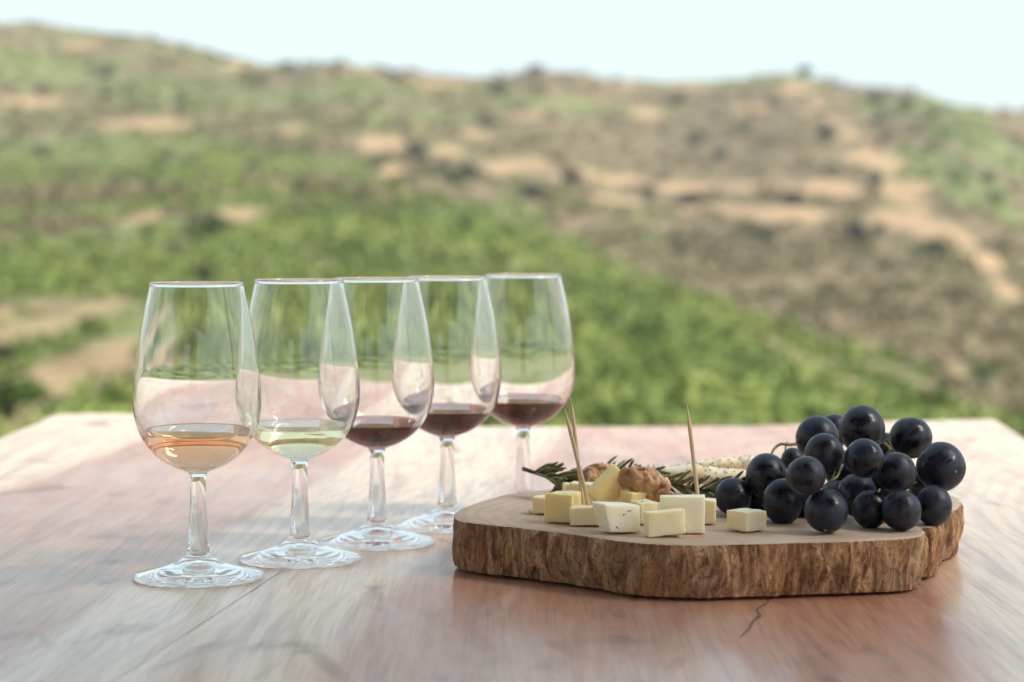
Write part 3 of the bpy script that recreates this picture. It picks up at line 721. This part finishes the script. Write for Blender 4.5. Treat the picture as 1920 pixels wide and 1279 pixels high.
# ================================================================== WALNUTS
def walnut(center, rx, ry, rz_, rot, label, seed, extra=()):
    rg = random.Random(seed); bm = bmesh.new()
    def ball(c, r):
        bmesh.ops.create_icosphere(bm, subdivisions=2, radius=r, matrix=Matrix.Translation(c))
    b0_ = bmesh.ops.create_icosphere(bm, subdivisions=3, radius=1)
    for v in b0_['verts']: v.co = Vector((v.co.x*rx*.78, v.co.y*ry*.78, v.co.z*rz_*.72))
    for k in range(34):                               # the folded ridges of a kernel
        d_ = Vector((rg.gauss(0, 1), rg.gauss(0, 1), rg.gauss(0, 1))).normalized()
        if abs(d_.x) < .22: d_.x = .35*(1 if d_.x > 0 else -1); d_.normalize()
        t_ = d_.cross(Vector((rg.gauss(0, 1), rg.gauss(0, 1), rg.gauss(0, 1)))).normalized(); r_ = rg.uniform(1.2, 2.2); n_ = rg.randint(5, 10); h_ = rg.uniform(.74, .92)
        for q_ in range(n_):
            ball(Vector((d_.x*rx*h_, d_.y*ry*h_, d_.z*rz_*h_)), r_*(1-.25*abs(q_/(n_-1)-.5)))
            t_ = (t_ + Vector((rg.gauss(0, 1), rg.gauss(0, 1), rg.gauss(0, 1)))*.38); t_ = (t_ - d_*t_.dot(d_)).normalized()
            d_ = (d_ + t_*.15).normalized()
    for c_, r_ in extra: ball(Vector(c_), r_)
    Rm = Matrix.Rotation(R(rot[2]), 3, 'Z') @ Matrix.Rotation(R(rot[1]), 3, 'Y') @ Matrix.Rotation(R(rot[0]), 3, 'X')
    for v in bm.verts: v.co = Rm @ v.co/1000
    o = link('walnut_half', from_bm('walnut_half', bm), M_WALNUT); o.location = center
    md = o.modifiers.new('remesh', 'REMESH'); md.mode = 'VOXEL'; md.voxel_size = .00042; md.use_smooth_shade = True
    md = o.modifiers.new('smooth', 'SMOOTH'); md.factor = .5; md.iterations = 2
    return props(o, label, 'walnut', 'walnut halves on the cheese')
walnut(PS(1121, 900, 3.28), 12, 9, 9.5, (0, -25, 10), 'brown walnut half partly hidden behind the tilted cheese wedge', 2)
walnut(PS(1211, 908, 3.48), 15.5, 9, 9.5, (8, 20, -6), 'large knobbly brown walnut half lying on top of the cheese, right of the wedge', 5,
       [((5, -5, -5), 3.6), ((7, -5.5, -8), 3.0), ((6.5, -6, -10.5), 2.0), ((6, -6, -12), 1.3), ((-11, -2, -3), 2.8)])

# ================================================================== ROSEMARY
def sprig(stem_pts, label, seed, dens, nl, upb=.3, t0=.12, r0=1.1):
    rg = random.Random(seed)
    path = [Vector(p) for p in spline([tuple(PS(x, y, s)) for x, y, s in stem_pts], 8)]
    root = path[0].copy(); n = len(path)
    e = empty('rosemary_sprig', root, label, 'rosemary', 'rosemary sprigs on the board')
    v_, f_ = tube([p-root for p in path], [r0/1000*(1-.7*i/n) for i in range(n)], 8)
    link('stem', mesh('stem', v_, f_), M_RSTEM, e)
    V, Fc = [], []
    for i in range(dens):
        t = t0 + (1-t0)*(i/dens); k = min(int(t*(n-1)), n-2); p = path[k].lerp(path[k+1], t*(n-1)-k)-root
        T = (path[k+1]-path[k]).normalized()
        for j in range(2):
            a = rg.uniform(0, 2*math.pi); s = T.cross(Vector((0, .3, 1))).normalized(); u = s.cross(T)
            out = (s*math.cos(a)+u*math.sin(a)).normalized(); out.z += upb*rg.random()
            L_ = rg.uniform(nl*.65, nl)/1000; d0 = (T*rg.uniform(.9, 1.8)+out*.75).normalized(); d1 = (d0 + T*.35 + Vector((0, 0, rg.uniform(-.2, .25)))).normalized()
            pts_ = [p, p+d0*L_*.33, p+d0*L_*.62+d1*L_*.04, p+d0*L_*.62+d1*L_*.38]
            zz = [q_ for q_ in pts_]
            for q_ in zz:
                if q_.z + root.z < BT+.0008: q_.z = BT+.0008-root.z
            vv, ff = tube([Vector(q_) for q_ in spline([tuple(q_) for q_ in zz], 3)], [.0004, .0006, .00075, .00085, .0009, .0009, .0009, .00085, .0007, .0003], 6)
            Fc += [tuple(b_+len(V) for b_ in f) for f in ff]; V += vv
    link('needles', mesh('needles', V, Fc), M_NEEDLE, e)
    return e
sprig([(981, 879, 3.22), (1008, 888, 3.24), (1040, 899, 3.26), (1075, 905, 3.26), (1115, 908, 3.25), (1160, 905, 3.22)], 'rosemary sprig with a bare brown stem end sticking out left of the cheese', 4, 46, 21, .6, .15, 1.25)
sprig([(1030, 925, 3.24), (1055, 915, 3.24), (1085, 905, 3.22), (1120, 896, 3.2), (1165, 886, 3.18)], 'dark rosemary sprig tucked under the other one behind the cheese cubes', 9, 30, 18, .4, .0, .8)
sprig([(1150, 886, 3.20), (1200, 889, 3.26), (1250, 904, 3.32), (1300, 915, 3.38), (1345, 920, 3.40), (1392, 917, 3.42)], 'rosemary sprig lying from the walnut to the grapes in front of the bread', 6, 54, 19, .15, .0, 1.0)

# ================================================================== BREADSTICKS
def breadstick(pts_px, rad, label, seed, nseed):
    path = [Vector(p) for p in spline([tuple(PS(x, y, s)) for x, y, s in pts_px], 14)]; n = len(path)
    rr_ = [float(np.interp(i/(n-1), np.linspace(0, 1, len(rad)), rad)) for i in range(n)]
    v_, f_ = tube([p-path[0] for p in path], [r/1000 for r in rr_], 22)
    v_ = [v + Vector((0, 0, 1))*.0016*noise.noise(v*80+Vector((seed, 0, 0))) + Vector((noise.noise(v*260), noise.noise(v*260+Vector((4, 0, 0))), noise.noise(v*260+Vector((0, 4, 0)))))*.0005 for v in v_]
    o = empty('breadstick', path[0], label, 'breadstick', 'seeded breadsticks')
    link('crust', mesh('crust', v_, f_), M_BREAD, o)
    rg = random.Random(seed); V, Fc = [], []
    for i in range(nseed):
        k = rg.randrange(1, n-1); a = rg.randrange(22); c = v_[k*22+a].lerp(v_[(k+1)*22+a] if k+1 < n else v_[k*22+a], rg.random()); ax = path[k]-path[0]
        c = c.lerp(v_[k*22+(a+1) % 22], rg.random())
        nn = (c-ax).normalized()
        if nn.z < -.5: continue
        b = len(V); r_ = rg.uniform(.00038, .00052); t_ = nn.orthogonal().normalized(); u_ = nn.cross(t_); c = c + nn*.0001
        for ring_ in range(2):
            for q_ in range(6):
                an = q_*math.pi/3; V.append(c + (t_*math.cos(an)+u_*math.sin(an))*r_*(1 if ring_ == 0 else .6) + nn*(.0002 if ring_ == 0 else .0005))
        V.append(c+nn*.0006)
        for q_ in range(6):
            q2 = (q_+1) % 6; Fc.append((b+q_, b+q2, b+6+q2, b+6+q_)); Fc.append((b+6+q_, b+6+q2, b+12))
    s = link('poppy_seeds', mesh('poppy_seeds', V, Fc), M_SEED, o); props(s, kind='stuff')
    return o
breadstick([(1205, 884, 3.20), (1240, 886, 3.20), (1285, 889, 3.20), (1335, 893, 3.2), (1385, 897, 3.2), (1440, 900, 3.2)], [2.4, 4.2, 5.6, 6.0, 5.4, 4.6], 'pale breadstick dotted with poppy seeds, lying in front of the other one', 3, 170)
breadstick([(1262, 884, 3.12), (1310, 875, 3.12), (1350, 871, 3.12), (1395, 869, 3.12), (1440, 872, 3.12)], [2.2, 3.8, 4.3, 4.0, 3.4], 'thinner poppy seed breadstick lying behind the front one beside the grapes', 5, 130)

# ================================================================== GRAPES (px, py, radius px, scale px per mm, height stretch)
GR = [(1532, 821, 40.5, 3.358, 1.0), (1564, 808, 32, 3.201, 1.0), (1616.6, 805, 43, 3.471, 1.0), (1707, 821, 40, 3.425, 1.0), (1545, 849.7, 36.5, 3.58, 1.0), (1620.6, 859, 36, 3.622, 1.0), (1764, 875, 46.5, 3.524, 1.0), (1437, 892, 39, 3.462, 1.04), (1511, 892, 37.3, 3.686, 1.0), (1680, 886, 37.5, 3.592, 1.0),
      (1467.5, 941, 37.5, 3.539, 1.14), (1549, 958, 41.5, 3.675, 1.0), (1607, 928, 38, 3.535, 1.02), (1690, 957, 37.5, 3.643, 1.05), (1750.5, 948.5, 34.5, 3.57, 1.12), (1486, 862, 22, 3.259, 1.0), (1374, 931, 35, 3.461, 1.0), (1632, 955, 34.5, 3.60, 1.0), (1424, 927, 33, 3.40, 1.0), (1508, 945, 32, 3.45, 1.0), (1662, 842, 30, 3.297, 1.0), (1580, 880, 36, 3.38, 1.0), (1735, 905, 34, 3.362, 1.0),
      (1500, 930, 36, 3.461, 1.0), (1655, 905, 36, 3.498, 1.0), (1660, 930, 34, 3.447, 1.0), (1570, 935, 34, 3.479, 1.0)]
kv = (1.03, 1.0, 1.05, .99, 1.02)
b0 = PZ(1600, 990, BT)
bun = empty('grape_bunch', b0, 'bunch of dusty blue-black grapes heaped on the right of the board', 'grapes')
for i, (px, py, rp, s_, ky) in enumerate(GR):
    c = PS(px, py, s_); r_ = rp/s_/1000
    bm = bmesh.new(); bmesh.ops.create_uvsphere(bm, u_segments=48, v_segments=32, radius=1)
    ax = Vector((rnd.uniform(-1, 1), rnd.uniform(-1, .3), rnd.uniform(-1, 1))).normalized()
    for v in bm.verts:
        d_ = v.co.copy(); k = 1 + .035*noise.noise(d_*1.1+Vector((i*2.1, 0, 0)))
        v.co = Vector((d_.x*r_*k, d_.y*r_*k, d_.z*r_*ky*k*kv[i % 5]))
    me = from_bm('grape', bm); o = link('grape', me, M_GRAPE, bun); o.location = c-b0
    # every skin gets its own stretch of the bloom pattern by turning the grape
    q_ = Matrix.Rotation(rnd.uniform(0, 6.28), 4, 'Z'); o.rotation_euler = q_.to_euler()
    if i in (6, 11):
        dr = (Vector((.45, -1, -.12)) if i == 6 else Vector((-.2, -1, -1.4))).normalized(); dr = (q_.inverted() @ dr)
        bm = bmesh.new(); bmesh.ops.create_uvsphere(bm, u_segments=12, v_segments=8, radius=.0009)
        for v in bm.verts: v.co += dr*r_*.985
        link('blossom_scar', from_bm('blossom_scar', bm), M_SCAR, o)
def stalk(pts_px, r0, r1):
    path = [Vector(p)-b0 for p in spline([tuple(PS(*p)) for p in pts_px], 6)]; n = len(path)
    return tube(path, [(r0+(r1-r0)*i/n)/1000 for i in range(n)], 8)
V, Fc = [], []
for L_, r0, r1 in [([(1446, 853, 3.38), (1452, 841, 3.36), (1464, 833, 3.34), (1480, 834, 3.32), (1500, 834, 3.3), (1540, 850, 3.3)], .7, 1.1), ([(1477, 833, 3.32), (1476, 828, 3.3)], .5, .3), ([(1474, 834, 3.32), (1472, 844, 3.3)], .6, .3),
                   ([(1540, 850, 3.3), (1580, 870, 3.35), (1640, 868, 3.35), (1668, 846, 3.35), (1655, 828, 3.35)], 1.1, .9), ([(1655, 828, 3.38), (1672, 824, 3.4)], .8, .7),
                   ([(1580, 870, 3.4), (1570, 893, 3.5), (1556, 903, 3.6), (1540, 915, 3.62)], .7, .5), ([(1560, 900, 3.55), (1566, 884, 3.55)], .7, .5), ([(1640, 868, 3.4), (1650, 910, 3.5), (1645, 925, 3.56)], 1.0, .6), ([(1640, 868, 3.4), (1700, 900, 3.5), (1718, 905, 3.5)], 1.0, .6)]:
    v_, f_ = stalk(L_, r0, r1); Fc += [tuple(j+len(V) for j in f) for f in f_]; V += v_
link('stem', mesh('stem', V, Fc), M_STEM, bun)

# crumbs of cheese on the board
def crumb(px, py, s_, label, seed):
    p = PZ(px, py, BT); bm = bmesh.new(); bmesh.ops.create_icosphere(bm, subdivisions=3, radius=1)
    for v in bm.verts:
        k = 1+.5*noise.noise(v.co*1.7+Vector((seed, 0, 0))); v.co = Vector((v.co.x*k*s_*1.5, v.co.y*k*s_, max(v.co.z, -.5)*k*s_*.6))/1000
    o = link('cheese_crumb', from_bm('cheese_crumb', bm), M_CH_C); o.location = p+Vector((0, 0, .0003*s_))
    props(o, label, 'crumb', 'cheese crumbs')
crumb(997, 961, 1.7, 'cheese crumb lying left of the small pale cube', 1)
crumb(1274, 1006, .9, 'tiny cheese crumb in front of the foremost pale yellow block', 2)
crumb(1291, 1000, 1.0, 'tiny cheese crumb at the foot of the tall white slab', 3)

# ================================================================== thin haze over the valley
V, Fc = [], []; box(V, Fc, (-320, -60, -30), (320, 330, 36))
m = NT('valley_haze'); m.t.nodes.remove(m.b)
pv = m.n('VolumePrincipled'); pv.inputs['Color'].default_value = (.93, .96, 1, 1); pv.inputs['Density'].default_value = .0006; pv.inputs['Anisotropy'].default_value = .3
m.t.links.new(pv.outputs[0], m.out.inputs['Volume'])
o = link('haze', mesh('haze', V, Fc), m.m, smooth=False); props(o, kind='stuff')

bpy.context.view_layer.update(); dg = bpy.context.evaluated_depsgraph_get()
haze = o; haze.hide_viewport = True; bpy.context.view_layer.update(); dg = bpy.context.evaluated_depsgraph_get()
for px, py, L_, a in [(1157, 989, 2.0, -.6), (1180, 958, 2.6, .1), (1170, 965, 1.6, .2), (1204, 941, 1.3, .1)]:
    ok, loc, nn, _, ho, _ = scene.ray_cast(dg, Vector((0, 0, CAMZ)), ray(px, py))
    if ok and ho.name.startswith('cheese_cube'):
        ho = bpy.data.objects[ho.name]; d_ = Vector((math.cos(a), 0, math.sin(a))); d_ = (d_-nn*d_.dot(nn)).normalized()*L_/2000
        v_, f_ = tube([loc-d_, loc+nn*.0001, loc+d_], [.00015, .0003, .00015], 6)
        link('herb_fleck', mesh('herb_fleck', [Vector(v)-ho.location for v in v_], f_), M_HERB, ho)
haze.hide_viewport = False
